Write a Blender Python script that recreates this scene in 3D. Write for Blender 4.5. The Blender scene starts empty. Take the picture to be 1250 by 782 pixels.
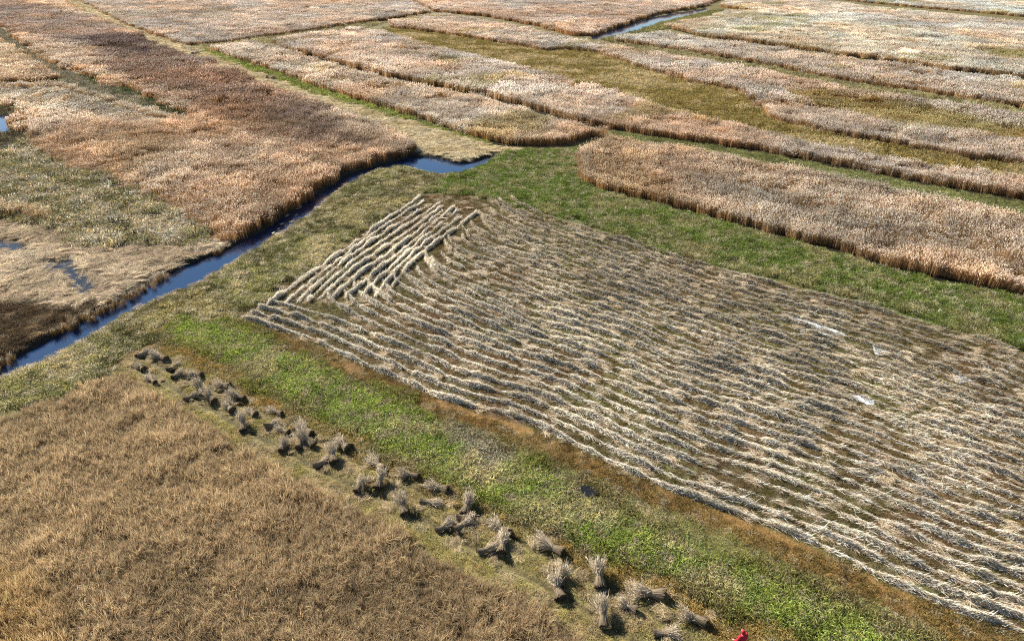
import bpy, math, random
import numpy as np
from mathutils import Vector, Matrix

# ------------------------------------------------------------------ camera, sky, sun, exposure
scene = bpy.context.scene
CAM_H, PITCH, F = 30.0, math.radians(28.5), 868.0        # drone height (m), tilt below horizontal, focal length in photo pixels
cam = bpy.data.cameras.new('camera')
cam_ob = bpy.data.objects.new('camera', cam)
scene.collection.objects.link(cam_ob)
scene.camera = cam_ob
cam.sensor_width = 36.0
cam.lens = 36.0 * F / 1250.0
cam.clip_start, cam.clip_end = 0.5, 12000.0
cam_ob.location = (0, 0, CAM_H)
cam_ob.rotation_euler = (math.pi / 2 - PITCH, 0, 0)

SUN_ELEV = math.radians(33)
SUN_AZ = math.radians(-46)                               # clockwise from +Y (the view direction): behind and to the left
world = bpy.data.worlds.new('World')
scene.world = world
world.use_nodes = True
wn = world.node_tree
sky = wn.nodes.new('ShaderNodeTexSky')
sky.sky_type = 'NISHITA'
sky.sun_disc = False
sky.sun_elevation = SUN_ELEV
sky.sun_rotation = SUN_AZ % (2 * math.pi)
sky.air_density, sky.dust_density, sky.ozone_density = 1.0, 0.1, 2.0
wn.nodes['Background'].inputs[1].default_value = 0.05
wn.links.new(sky.outputs[0], wn.nodes['Background'].inputs[0])
sun = bpy.data.lights.new('sun', 'SUN')
sun.energy, sun.angle, sun.color = 5.0, math.radians(0.53), (1.0, 0.95, 0.86)
sun_ob = bpy.data.objects.new('sun', sun)
scene.collection.objects.link(sun_ob)
sdir = Vector((math.sin(SUN_AZ) * math.cos(SUN_ELEV), math.cos(SUN_AZ) * math.cos(SUN_ELEV), math.sin(SUN_ELEV)))
sun_ob.rotation_euler = sdir.to_track_quat('Z', 'Y').to_euler()
sun_ob.location = (-60, 80, 90)
vs = scene.view_settings
vs.view_transform, vs.look, vs.exposure, vs.gamma, vs.use_curve_mapping = 'Standard', 'None', 1.42, 1.0, False
cy = scene.cycles
cy.max_bounces, cy.diffuse_bounces, cy.glossy_bounces, cy.transmission_bounces, cy.transparent_max_bounces = 4, 2, 2, 2, 4
cy.use_denoising = False
cy.caustics_reflective = cy.caustics_refractive = False
cy.filter_width = 1.1

# ------------------------------------------------------------------ helpers
rng = np.random.default_rng(7)
random.seed(7)
cp, sp = math.cos(PITCH), math.sin(PITCH)


def gp(px, py, z=0.0):
    """photo pixel -> world point on the level plane z"""
    u, v = px - 625.0, py - 391.0
    dz = -v * cp - F * sp
    dy = -v * sp + F * cp
    t = (z - CAM_H) / dz
    return (u * t, dy * t)


def pts(lst):
    return np.array([gp(*p) for p in lst])


def fade(t):
    return t * t * (3 - 2 * t)


def vnoise(x, y, seed):
    xi, yi = np.floor(x).astype(np.int64), np.floor(y).astype(np.int64)
    xf, yf = fade(x - xi), fade(y - yi)

    def h(a, b):
        n = (a * 374761393 + b * 668265263 + seed * 974634777) & 0xffffffff
        n = ((n ^ (n >> 13)) * 1274126177) & 0xffffffff
        n = n ^ (n >> 16)
        return (n & 0xffff) / 65535.0
    return (h(xi, yi) * (1 - xf) + h(xi + 1, yi) * xf) * (1 - yf) + (h(xi, yi + 1) * (1 - xf) + h(xi + 1, yi + 1) * xf) * yf


def fbm(x, y, s, seed, o=3):
    a, t, r = 1.0, 0.0, 0.0
    for i in range(o):
        r = r + a * vnoise(x / s * 2 ** i + 31.7 * i, y / s * 2 ** i + 11.3 * i, seed + i)
        t += a
        a *= 0.55
    return r / t


def inside(P, x, y):
    res = np.zeros(x.shape, bool)
    n = len(P)
    for i in range(n):
        x1, y1 = P[i]
        x2, y2 = P[(i + 1) % n]
        if y1 == y2:
            continue
        c = (y1 > y) != (y2 > y)
        res ^= c & (x < (x2 - x1) * (y - y1) / (y2 - y1) + x1)
    return res


def linedist(P, x, y, closed=False):
    d = np.full(x.shape, 1e9)
    n = len(P)
    for i in range(n if closed else n - 1):
        a, b = P[i], P[(i + 1) % n]
        ex, ey = b[0] - a[0], b[1] - a[1]
        L = ex * ex + ey * ey + 1e-12
        t = np.clip(((x - a[0]) * ex + (y - a[1]) * ey) / L, 0, 1)
        d = np.minimum(d, np.hypot(x - a[0] - t * ex, y - a[1] - t * ey))
    return d


def sdist(P, x, y):
    """positive inside"""
    d = linedist(P, x, y, True)
    return np.where(inside(P, x, y), d, -d)


def resample(P, step):
    P = np.asarray(P, float)
    s = np.concatenate([[0], np.cumsum(np.hypot(*np.diff(P, axis=0).T))])
    n = max(2, int(s[-1] / step))
    t = np.linspace(0, s[-1], n)
    return np.stack([np.interp(t, s, P[:, 0]), np.interp(t, s, P[:, 1])], 1), t


def smooth(P, it=2):
    for _ in range(it):
        Q = [P[0]]
        for a, b in zip(P[:-1], P[1:]):
            Q += [a * .75 + b * .25, a * .25 + b * .75]
        Q.append(P[-1])
        P = np.array(Q)
    return P


def meta(o, label=None, cat=None, group=None, kind=None):
    if label:
        o['label'] = label
    if cat:
        o['category'] = cat
    if group:
        o['group'] = group
    if kind:
        o['kind'] = kind
    return o


def np_mesh(name, V, Q, mats=(), C=None, smooth_shade=False):
    me = bpy.data.meshes.new(name)
    V = np.asarray(V, np.float32)
    Q = np.asarray(Q, np.int32)
    k = Q.shape[1]
    me.vertices.add(len(V))
    me.vertices.foreach_set('co', V.ravel())
    me.loops.add(Q.size)
    me.loops.foreach_set('vertex_index', Q.ravel())
    me.polygons.add(len(Q))
    me.polygons.foreach_set('loop_start', np.arange(0, Q.size, k, dtype=np.int32))
    if C is not None:
        at = me.attributes.new('col', 'FLOAT_COLOR', 'POINT')
        C = np.asarray(C, np.float32)
        if C.shape[1] == 3:
            C = np.concatenate([C, np.ones((len(C), 1), np.float32)], 1)
        at.data.foreach_set('color', C.ravel())
    for m in mats:
        me.materials.append(m)
    me.update(calc_edges=True)
    if smooth_shade:
        me.polygons.foreach_set('use_smooth', np.ones(len(Q), bool))
    return me


def link(o, parent=None):
    scene.collection.objects.link(o)
    if parent:
        o.parent = parent
    return o


def mobj(name, me, parent=None):
    return link(bpy.data.objects.new(name, me), parent)


def ribbons(P0, P1, P2, w, S, C0, C1, C2, off=0):
    """bent ribbons, two quads each; w = (w0,w1,w2) arrays or floats; S = side unit vectors"""
    n = len(P0)
    w0, w1, w2 = [np.broadcast_to(np.asarray(a, float), (n,))[:, None] * .5 for a in w]
    V = np.stack([P0 - S * w0, P0 + S * w0, P1 - S * w1, P1 + S * w1, P2 - S * w2, P2 + S * w2], 1).reshape(-1, 3)
    b = np.arange(n)[:, None] * 6 + off
    Q = np.concatenate([b + [0, 1, 3, 2], b + [2, 3, 5, 4]], 1).reshape(-1, 4)
    C = np.stack([C0, C0, C1, C1, C2, C2], 1).reshape(-1, 3)
    return V, Q, C


class RB:
    def __init__(s):
        s.V, s.Q, s.C, s.n = [], [], [], 0

    def add(s, *a):
        V, Q, C = ribbons(*a, off=s.n)
        s.V.append(V); s.Q.append(Q); s.C.append(C); s.n += len(V)

    def mesh(s, name, mats):
        return np_mesh(name, np.concatenate(s.V), np.concatenate(s.Q), mats, np.concatenate(s.C))


def unit(a):
    return a / np.maximum(np.linalg.norm(a, axis=1, keepdims=True), 1e-9)


def rand_side(n):
    a = rng.uniform(0, 2 * np.pi, n)
    return np.stack([np.cos(a), np.sin(a), np.zeros(n)], 1)


def vary(base, n, amt=.18, hue=.05):
    b = np.asarray(base, float)[None]
    return np.clip(b * (1 + rng.normal(0, amt, (n, 1))) * (1 + rng.normal(0, hue, (n, 3))), .004, .95)


# ------------------------------------------------------------------ materials
def new_mat(name):
    m = bpy.data.materials.new(name)
    m.use_nodes = True
    nt = m.node_tree
    nt.nodes.clear()
    return m, nt, nt.nodes.new('ShaderNodeOutputMaterial')


def plant_mat(name, transl=.35, instancer=True, gloss=.0):
    """dry or green plant matter: vertex colour x the clump's own tint, partly translucent"""
    m, nt, out = new_mat(name)
    N, L = nt.nodes, nt.links
    a = N.new('ShaderNodeAttribute'); a.attribute_name = 'col'
    col = a.outputs['Color']
    if instancer:
        t = N.new('ShaderNodeAttribute'); t.attribute_type = 'INSTANCER'; t.attribute_name = 'tint'
        mx = N.new('ShaderNodeMix'); mx.data_type = 'RGBA'; mx.blend_type = 'MULTIPLY'; mx.inputs[0].default_value = 1
        L.new(col, mx.inputs[6]); L.new(t.outputs['Color'], mx.inputs[7])
        col = mx.outputs[2]
    d = N.new('ShaderNodeBsdfDiffuse'); tr = N.new('ShaderNodeBsdfTranslucent'); ms = N.new('ShaderNodeMixShader')
    ms.inputs[0].default_value = transl
    L.new(col, d.inputs[0]); L.new(col, tr.inputs[0])
    L.new(d.outputs[0], ms.inputs[1]); L.new(tr.outputs[0], ms.inputs[2])
    s = ms.outputs[0]
    if gloss:
        g = N.new('ShaderNodeBsdfGlossy'); g.inputs['Roughness'].default_value = .45
        m2 = N.new('ShaderNodeMixShader'); m2.inputs[0].default_value = gloss
        L.new(s, m2.inputs[1]); L.new(g.outputs[0], m2.inputs[2]); s = m2.outputs[0]
    L.new(s, out.inputs[0])
    return m


def simple_mat(name, c, rough=.8, noise=0.0, nscale=20., c2=None, spec=.3, bump=0.0):
    m, nt, out = new_mat(name)
    N, L = nt.nodes, nt.links
    b = N.new('ShaderNodeBsdfPrincipled')
    b.inputs['Roughness'].default_value = rough
    b.inputs['Specular IOR Level'].default_value = spec
    L.new(b.outputs[0], out.inputs[0])
    if c2 is None:
        b.inputs['Base Color'].default_value = (*c, 1)
    if c2 is not None or bump:
        g = N.new('ShaderNodeNewGeometry')
        n = N.new('ShaderNodeTexNoise'); n.inputs['Scale'].default_value = nscale; n.inputs['Detail'].default_value = 5
        L.new(g.outputs['Position'], n.inputs['Vector'])
        if c2 is not None:
            r = N.new('ShaderNodeValToRGB')
            r.color_ramp.elements[0].position, r.color_ramp.elements[1].position = .35, .65
            r.color_ramp.elements[0].color = (*c, 1); r.color_ramp.elements[1].color = (*c2, 1)
            L.new(n.outputs['Fac'], r.inputs[0]); L.new(r.outputs[0], b.inputs['Base Color'])
        if bump:
            bp = N.new('ShaderNodeBump'); bp.inputs['Strength'].default_value = bump; bp.inputs['Distance'].default_value = .03
            L.new(n.outputs['Fac'], bp.inputs['Height']); L.new(bp.outputs[0], b.inputs['Normal'])
    return m


def ground_mat():
    m, nt, out = new_mat('peat_ground')
    N, L = nt.nodes, nt.links
    b = N.new('ShaderNodeBsdfPrincipled'); b.inputs['Roughness'].default_value = .9; b.inputs['Specular IOR Level'].default_value = .15
    a = N.new('ShaderNodeAttribute'); a.attribute_name = 'col'
    g = N.new('ShaderNodeNewGeometry')
    mul = a.outputs['Color']
    for sc, lo, hi in ((.35, .75, 1.25), (3.5, .65, 1.4), (14., .6, 1.45)):
        n = N.new('ShaderNodeTexNoise'); n.inputs['Scale'].default_value = sc; n.inputs['Detail'].default_value = 4
        L.new(g.outputs['Position'], n.inputs['Vector'])
        mr = N.new('ShaderNodeMapRange'); mr.inputs[1].default_value = .3; mr.inputs[2].default_value = .7
        mr.inputs[3].default_value = lo; mr.inputs[4].default_value = hi
        L.new(n.outputs['Fac'], mr.inputs[0])
        mx = N.new('ShaderNodeMix'); mx.data_type = 'RGBA'; mx.blend_type = 'MULTIPLY'; mx.inputs[0].default_value = 1
        L.new(mul, mx.inputs[6]); L.new(mr.outputs[0], mx.inputs[7]); mul = mx.outputs[2]
    L.new(mul, b.inputs['Base Color'])
    n = N.new('ShaderNodeTexNoise'); n.inputs['Scale'].default_value = 9; n.inputs['Detail'].default_value = 6
    L.new(g.outputs['Position'], n.inputs['Vector'])
    bp = N.new('ShaderNodeBump'); bp.inputs['Strength'].default_value = .7; bp.inputs['Distance'].default_value = .08
    L.new(n.outputs['Fac'], bp.inputs['Height']); L.new(bp.outputs[0], b.inputs['Normal'])
    L.new(b.outputs[0], out.inputs[0])
    return m


def water_mat(name, col, ior, rough=.04):
    m, nt, out = new_mat(name)
    N, L = nt.nodes, nt.links
    b = N.new('ShaderNodeBsdfPrincipled')
    b.inputs['Base Color'].default_value = (*col, 1)
    b.inputs['Roughness'].default_value = rough
    b.inputs['IOR'].default_value = ior
    g = N.new('ShaderNodeNewGeometry')
    n = N.new('ShaderNodeTexNoise'); n.inputs['Scale'].default_value = 2.2; n.inputs['Detail'].default_value = 3
    L.new(g.outputs['Position'], n.inputs['Vector'])
    bp = N.new('ShaderNodeBump'); bp.inputs['Strength'].default_value = .12; bp.inputs['Distance'].default_value = .05
    L.new(n.outputs['Fac'], bp.inputs['Height']); L.new(bp.outputs[0], b.inputs['Normal'])
    L.new(b.outputs[0], out.inputs[0])
    return m


M_REED = plant_mat('dry_reed', .42)
M_GRASS = plant_mat('grass_blades', .30)
M_STRAW = plant_mat('cut_reed_straw', .30, instancer=False)
M_SHEAF = plant_mat('sheaf_reed', .12, instancer=False)
M_GROUND = ground_mat()
M_WATER = water_mat('canal_water', (.006, .024, .065), 1.58)
M_POND = water_mat('pond_water', (.012, .013, .014), 1.33)
M_DITCH = simple_mat('wet_peat', (.012, .010, .007), .9, c2=(.03, .024, .015), nscale=3, spec=.05)
M_GLINT = simple_mat('white_sky_glint', (.62, .68, .76), .25, c2=(.80, .84, .88), nscale=3, spec=.6)  # white base colour stands in for sky reflected in the puddles
M_TIE = simple_mat('twine', (.20, .15, .08), .8)
M_RAFT = simple_mat('floating_litter', (.26, .23, .10), .8, c2=(.50, .45, .27), nscale=6, bump=.5)

# ------------------------------------------------------------------ layout, traced from the photo and laid on the ground
H = 1.25
NEAR = pts([(-90, 528, 1.0), (0, 500, 1.0), (60, 482, 1.0), (110, 462, 1.0), (150, 451, 1.0), (170, 465, 1.0), (250, 514, 1.0), (330, 566, 1.0),
            (420, 608, 1.0), (480, 638, 1.0), (560, 679, 1.0), (640, 722, 1.0), (735, 788, 1.0), (860, 880, 1.0), (900, 980), (-200, 980)])
CANAL = pts([(-90, 500), (0, 462), (40, 444), (115, 408), (165, 374), (240, 345), (310, 305), (370, 266), (420, 226), (455, 208), (490, 201), (505, 205),
             (530, 211), (560, 211), (590, 201), (606, 190), (596, 188), (580, 195), (562, 197), (530, 190), (500, 189), (480, 196), (450, 203), (420, 214),
             (390, 234), (350, 259), (320, 279), (280, 299), (220, 323), (180, 344), (140, 368), (110, 383), (50, 415), (0, 442), (-90, 480)])
CANAL2 = pts([(722, 48), (736, 47.5), (776, 37), (806, 26), (866, 12), (862, 9.5), (800, 20), (765, 30), (724, 44.5)])
SW_LOW = pts([(285, 389), (310, 394), (366, 414), (412, 436), (453, 453), (494, 471), (535, 489), (581, 502), (630, 515), (666, 530), (722, 558), (774, 582),
              (827, 604), (878, 621), (940, 643), (982, 659), (1033, 685), (1085, 713), (1162, 750), (1214, 768), (1250, 781), (1400, 850)])
SW_TOP = pts([(510, 239), (560, 238), (620, 250), (720, 280), (800, 305), (880, 328), (935, 342), (1007, 361), (1096, 384), (1186, 411), (1250, 431), (1420, 485)])
SWATH = np.concatenate([SW_LOW, SW_TOP[::-1]])
GREEN = pts([(190, 412), (215, 385), (270, 388), (310, 402), (440, 460), (540, 510), (630, 550), (720, 596), (800, 640), (930, 690), (1000, 720), (1100, 766),
             (1150, 800), (1300, 880), (1180, 900), (1000, 805), (960, 782), (860, 733), (760, 692), (700, 672), (600, 624), (540, 594), (460, 553), (400, 522),
             (330, 482), (250, 433)])
STRIP = pts([(150, 445), (165, 425), (190, 425), (250, 455), (300, 490), (350, 514), (450, 562), (560, 615), (640, 655), (750, 715), (850, 762), (900, 800), (960, 880),
             (850, 880), (735, 790), (640, 732), (560, 690), (480, 650), (420, 622), (330, 580), (250, 528), (170, 478)])
BACKGREEN = pts([(510, 236), (600, 192), (640, 184), (705, 182), (707, 220), (735, 233), (820, 254), (900, 276), (1000, 303), (1100, 331), (1200, 353), (1250, 364), (1420, 408),
                 (1420, 485), (1250, 429), (1186, 409), (1096, 381), (1007, 358), (935, 340), (880, 326), (800, 302), (720, 278), (620, 248), (560, 236)])
MARSH = pts([(-90, 200), (0, 190), (30, 172), (70, 200), (110, 212), (150, 225), (180, 240), (210, 260), (235, 275), (262, 296), (255, 301), (200, 301), (150, 303), (100, 298),
             (60, 276), (0, 269), (-90, 270)])
FLAT = pts([(-90, 270), (0, 268), (60, 275), (100, 298), (150, 303), (200, 300), (262, 296), (285, 301), (220, 325), (180, 345), (140, 367), (100, 377), (60, 373), (0, 366), (-90, 364)])
PEAT = pts([(-90, 364), (0, 366), (60, 373), (100, 377), (140, 368), (110, 386), (50, 416), (0, 444), (-90, 480)])
PATH = pts([(60, -8), (95, 16), (150, 42), (205, 66), (256, 83), (310, 106), (387, 130), (438, 149), (489, 170), (508, 185), (530, 189), (562, 196), (604, 187), (640, 184), (612, 180), (566, 168), (489, 145), (400, 118), (310, 87),
            (254, 64), (228, 57), (200, 48), (160, 34), (130, 19), (85, -6)])
OLIVE = pts([(470, 34), (560, 46), (625, 57), (662, 64), (690, 62), (730, 67), (765, 79), (800, 91), (850, 104), (900, 113), (925, 128), (940, 148), (1010, 166), (1100, 181), (1180, 196), (1250, 206), (1400, 232),
             (1400, 252), (1250, 228), (1100, 206), (1000, 186), (945, 172), (890, 158), (830, 146), (760, 126), (700, 110), (640, 92), (570, 76), (515, 62), (470, 48)])
PONDS = [pts([(-30, 141), (0, 138), (14, 140), (25, 137), (31, 142), (22, 148), (29, 154), (16, 157), (10, 164), (-4, 157), (-14, 160), (-30, 155)]),
         pts([(-40, 290), (15, 290), (35, 300), (40, 308), (20, 308), (-40, 303)]),
         pts([(45, 318), (60, 314), (90, 317), (100, 328), (116, 343), (135, 355), (122, 363), (100, 358), (84, 346), (74, 330), (50, 327)])]
DITCHW = pts([(-90, -12), (0, 34), (40, 63), (75, 86), (120, 101), (160, 114), (210, 134), (235, 142)])

PUDDLE = smooth(pts([(700, 598), (712, 592), (726, 594), (732, 602), (722, 609), (706, 607), (700, 598)]), 1)[:-1]
RUTS = [smooth(pts(p)) for p in (
    [(165, 448), (250, 494), (330, 541), (420, 586), (560, 655), (640, 698), (780, 782), (860, 850)],
    [(172, 436), (250, 470), (330, 510), (420, 553), (560, 621), (640, 662), (810, 752), (930, 850)])]
TRACK = smooth(pts([(285, 394), (310, 399), (412, 443), (535, 497), (630, 525), (722, 568), (827, 615), (940, 656), (1085, 728), (1214, 786), (1380, 880)]))

FIELDS = [   # front base line, back top edge, height, tint, label
    ('R1', [(707, 219), (735, 232), (820, 253), (900, 275), (1000, 302), (1100, 330), (1200, 352), (1250, 363), (1400, 402), (1400, 297, H), (1250, 262, H), (1150, 240, H), (1050, 218, H),
            (930, 196, H), (860, 183, H), (800, 173, H), (745, 164, H), (705, 181, H)], H, (1.02, .93, .86), 'long orange-brown reed field right behind the green band beyond the mown plot'),
    ('S1', [(254, 61), (310, 79), (361, 97), (412, 115), (464, 131), (515, 147), (566, 164), (604, 175), (630, 178), (684, 178), (722, 168), (743, 160), (735, 159, H), (640, 133, H), (600, 121, H), (560, 113, H),
            (470, 95, H), (400, 76, H), (335, 56, H), (300, 49, H), (258, 57, H)], H, (1.05, .96, .90), 'narrow reed strip with an orange edge beside the pale mown path'),
    ('S2', [(338, 57), (400, 74), (470, 93), (560, 111), (600, 119), (640, 131), (700, 149), (745, 158), (800, 168), (930, 185), (950, 190), (1032, 205), (1096, 218), (1160, 230), (1250, 245), (1400, 277),
            (1400, 236, H), (1250, 214, H), (1100, 194, H), (1000, 176, H), (945, 162, H), (890, 148, H), (830, 135, H), (760, 115, H), (700, 99, H), (640, 82, H), (566, 64, H), (515, 52, H), (474, 40, H), (440, 33, H),
            (380, 40, H), (338, 46, H)], H, (1.06, .97, .93), 'long pinkish reed field with pale plumes along the near side of the olive hollow'),
    ('S3', [(475, 33), (560, 45), (625, 56), (662, 63), (690, 61), (730, 66), (765, 78), (800, 90), (850, 103), (900, 112), (925, 127), (940, 147), (1010, 165), (1100, 180), (1180, 195), (1250, 204), (1400, 230),
            (1400, 162, H), (1250, 139, H), (1122, 119, H), (1032, 106, H), (940, 87, H), (845, 70, H), (760, 57, H), (715, 50, H), (690, 45, H), (640, 33, H), (580, 22, H), (530, 17, H), (480, 25, H)], H, (1.0, .92, .88),
     'reed field with olive patches on the far side of the olive hollow'),
    ('S4', [(750, 51), (845, 64), (940, 81), (1032, 100), (1122, 113), (1250, 133), (1400, 158), (1400, 118, H), (1250, 98, H), (1160, 86, H), (1089, 76, H), (1032, 70, H), (930, 55, H), (863, 48, H), (815, 39, H), (785, 41, H)],
     H, (1.0, .95, .93), 'reed strip starting beside the small bright canal at the top of the view'),
    ('S5', [(812, 33), (863, 46), (940, 55), (1032, 69), (1089, 75), (1160, 86), (1250, 95), (1400, 115), (1400, 67, H), (1250, 49, H), (1135, 36, H), (1032, 24, H), (930, 14, H), (890, 12, H), (868, 20, H)], H, (1.05, 1.0, .93),
     'pale straw-coloured reed field second from the top right corner'),
    ('S6', [(880, 9), (930, 17), (1032, 28), (1135, 41), (1250, 54), (1400, 74), (1400, 38, H), (1250, 26, H), (1135, 15, H), (1060, 8, H), (1000, 0, H), (960, -6, H), (900, -8, H)], H, (1.08, 1.03, 1.0),
     'farthest reed field in the top right corner, brown and pale'),
    ('S7', [(940, -9), (1000, -3), (1060, 4), (1135, 11), (1250, 21), (1400, 32), (1400, -20), (900, -24)], H * .9, (1.05, 1.05, 1.05), 'greyish reed beds at the upper right edge of the view'),
    ('U', [(85, -6), (130, 18), (160, 33), (200, 47), (228, 57), (262, 55), (310, 48), (370, 40), (420, 32), (470, 25), (525, 16), (500, 4), (470, -20), (30, -30)], H, (.93, .84, .80),
     'broad brown reed field at the top left beyond the pale path'),
    ('V', [(532, 15), (590, 20), (650, 31), (700, 44), (722, 44), (765, 29), (800, 18), (860, 8), (880, -2), (860, -24), (480, -24), (505, 2)], H, (1.0, .88, .83), 'reddish reed field at the top centre left of the small canal'),
    ('G', [(506, 187), (480, 194), (450, 201), (420, 212), (388, 234), (350, 258), (320, 277), (284, 298), (262, 296), (235, 275), (210, 260), (180, 240), (150, 225), (110, 212), (70, 200), (36, 172), (36, 140), (20, 132), (-90, 130),
           (-90, 116), (0, 109), (75, 106), (110, 116), (160, 132), (205, 146), (236, 152), (246, 146), (228, 136), (212, 130), (160, 110), (120, 97), (75, 80), (40, 58), (0, 28), (-90, -20),
           (40, -14), (100, 14, H), (154, 38, H), (205, 60, H), (256, 76, H), (310, 99, H), (387, 122, H), (438, 141, H), (489, 161, H), (510, 175, H)], H, (1.02, .87, .76), 'large orange and dark brown reed bed on the left bank of the canal'),
    ('W', [(-90, 107), (0, 103), (40, 101), (76, 97), (70, 92, H), (50, 78, H), (20, 60, H), (0, 49, H), (-90, 10, H)], H, (1.04, .86, .70), 'small orange reed patch left of the dark ditch at the left edge'),
    ('M1', [(-20, 262), (4, 266), (30, 268), (68, 273), (58, 264), (30, 255), (-20, 250)], 1.0, (1.0, .90, .74), 'little clump of golden reeds in the grey-green marsh at the left'),
]
FPOLY = {f[0]: pts(f[1]) for f in FIELDS}

# ------------------------------------------------------------------ ground sheet
C_OLIVE, C_GREEN, C_STRAW, C_BROWN, C_MUD = (.115, .095, .032), (.075, .10, .022), (.34, .27, .18), (.15, .085, .028), (.035, .027, .018)


def axis(lo, hi, a, b, step, grow):
    mid = list(np.arange(a, b + 1e-6, step))
    up, s = [b], step
    while up[-1] < hi:
        s *= grow
        up.append(up[-1] + s)
    dn, s = [a], step
    while dn[-1] > lo:
        s *= grow
        dn.append(dn[-1] - s)
    return np.array(dn[:0:-1] + mid + up[1:])


def ground_color(x, y):
    wx, wy = x + (fbm(x, y, 2.5, 3) - .5) * 2.2, y + (fbm(x, y, 2.5, 9) - .5) * 2.2
    C = np.tile(np.array(C_OLIVE) * .9, x.shape + (1,)).reshape(x.shape + (3,))

    def put(mask, c):
        C[mask] = c
    for k, P in FPOLY.items():
        put(inside(P, wx, wy), (.13, .09, .05))
    put(inside(NEAR, x, y), (.10, .07, .04))
    put(inside(MARSH, wx, wy), (.10, .095, .05))
    put(inside(FLAT, wx, wy), C_STRAW)
    put(inside(PEAT, wx, wy), (.045, .034, .022))
    put(inside(PATH, wx, wy), (.44, .39, .27))
    put(inside(OLIVE, wx, wy), (.16, .13, .055))
    put(inside(BACKGREEN, wx, wy), (.08, .095, .03))
    put(inside(STRIP, wx, wy), (.15, .125, .045))
    m = inside(SWATH, wx, wy)
    C[m] = np.array((.075, .060, .030))
    n = fbm(x, y, 9, 21)
    put(m & (n > .60), (.10, .062, .032))
    put(m & (n < .42), (.085, .078, .03))
    put(inside(GREEN, wx, wy), C_GREEN)
    d = linedist(TRACK, x, y)
    put((d < .75) & (y < 80), C_BROWN)
    return C


gx = axis(-2500, 2500, -48, 62, .25, 1.035)
gy = axis(-400, 5000, 12, 116, .25, 1.03)
X, Y = np.meshgrid(gx, gy)
near = np.clip((150 - np.hypot(X, Y - 50)) / 60, 0, 1)
Z = (fbm(X, Y, 1.6, 5) - .5) * .16 * near + (fbm(X, Y, 9, 15) - .5) * .10 * near
dc = sdist(CANAL, X, Y)
Z += np.clip(np.where(dc > -.5, -.9 * fade(np.clip((dc + .5) / 1.3, 0, 1)), 0), -1, 0)
Z += .16 * np.exp(-((dc + 2.2) / 1.2) ** 2)              # low bank beside the canal
Z += -.8 * np.clip((sdist(CANAL2, X, Y) + 1.0) / 2, 0, 1)
for P in PONDS:
    Z += -.34 * fade(np.clip((sdist(P, X, Y) + .8) / 1.2, 0, 1))
for r in RUTS:
    Z -= .16 * np.exp(-(linedist(r, X, Y) / .24) ** 2)
Cg = ground_color(X, Y)
wet = np.exp(-((dc + .55) / .45) ** 2)[..., None] * .85 + (dc > -.3)[..., None] * .9
Cg = Cg * (1 - np.clip(wet, 0, 1)) + np.array(C_MUD) * np.clip(wet, 0, 1)
for r in RUTS:
    w = np.exp(-(linedist(r, X, Y) / .22) ** 2)[..., None] * .9
    Cg = Cg * (1 - w) + np.array((.05, .038, .02)) * w
ny, nx = X.shape
idx = np.arange(nx * ny).reshape(ny, nx)
Q = np.stack([idx[:-1, :-1], idx[:-1, 1:], idx[1:, 1:], idx[1:, :-1]], -1).reshape(-1, 4)
g_me = np_mesh('ground', np.stack([X, Y, Z], -1).reshape(-1, 3), Q, [M_GROUND], Cg.reshape(-1, 3), True)
ground = meta(mobj('ground', g_me), kind='structure')


def gz(x, y):
    """height of the ground sheet"""
    x, y = np.asarray(x, float), np.asarray(y, float)
    i = np.clip(np.searchsorted(gx, x) - 1, 0, nx - 2)
    j = np.clip(np.searchsorted(gy, y) - 1, 0, ny - 2)
    fx, fy = (x - gx[i]) / (gx[i + 1] - gx[i]), (y - gy[j]) / (gy[j + 1] - gy[j])
    return (Z[j, i] * (1 - fx) + Z[j, i + 1] * fx) * (1 - fy) + (Z[j + 1, i] * (1 - fx) + Z[j + 1, i + 1] * fx) * fy


# ------------------------------------------------------------------ water and ditches
def sheet(name, P, z, mat, grow=0.0, thick=0.0):
    import bmesh
    c = P.mean(0)
    if grow:
        n = len(P)
        a = sum(P[i][0] * P[(i + 1) % n][1] - P[(i + 1) % n][0] * P[i][1] for i in range(n))
        R = []
        for i in range(n):
            e1, e2 = P[i] - P[i - 1], P[(i + 1) % n] - P[i]
            e1, e2 = e1 / np.hypot(*e1), e2 / np.hypot(*e2)
            nr = np.array([e1[1] + e2[1], -e1[0] - e2[0]]) * (1 if a > 0 else -1)
            nr /= max(np.hypot(*nr), .6)
            R.append(P[i] + nr * grow)
        P = np.array(R)
    bm = bmesh.new()
    f = bm.faces.new([bm.verts.new((p[0], p[1], z)) for p in P])
    bmesh.ops.triangulate(bm, faces=[f])
    bmesh.ops.recalc_face_normals(bm, faces=bm.faces)
    for f in bm.faces:
        if f.normal.z < 0:
            f.normal_flip()
    me = bpy.data.meshes.new(name)
    bm.to_mesh(me); bm.free()
    me.materials.append(mat)
    return mobj(name, me)


meta(sheet('canal_water', CANAL, -.34, M_WATER, .35), kind='structure')
meta(sheet('canal_water', CANAL2, -.30, M_WATER, .4), kind='structure')
for i, P in enumerate(PONDS):
    meta(sheet('pond_water', P, -.17, M_WATER if i == 0 else M_POND, .3), kind='structure')


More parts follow.
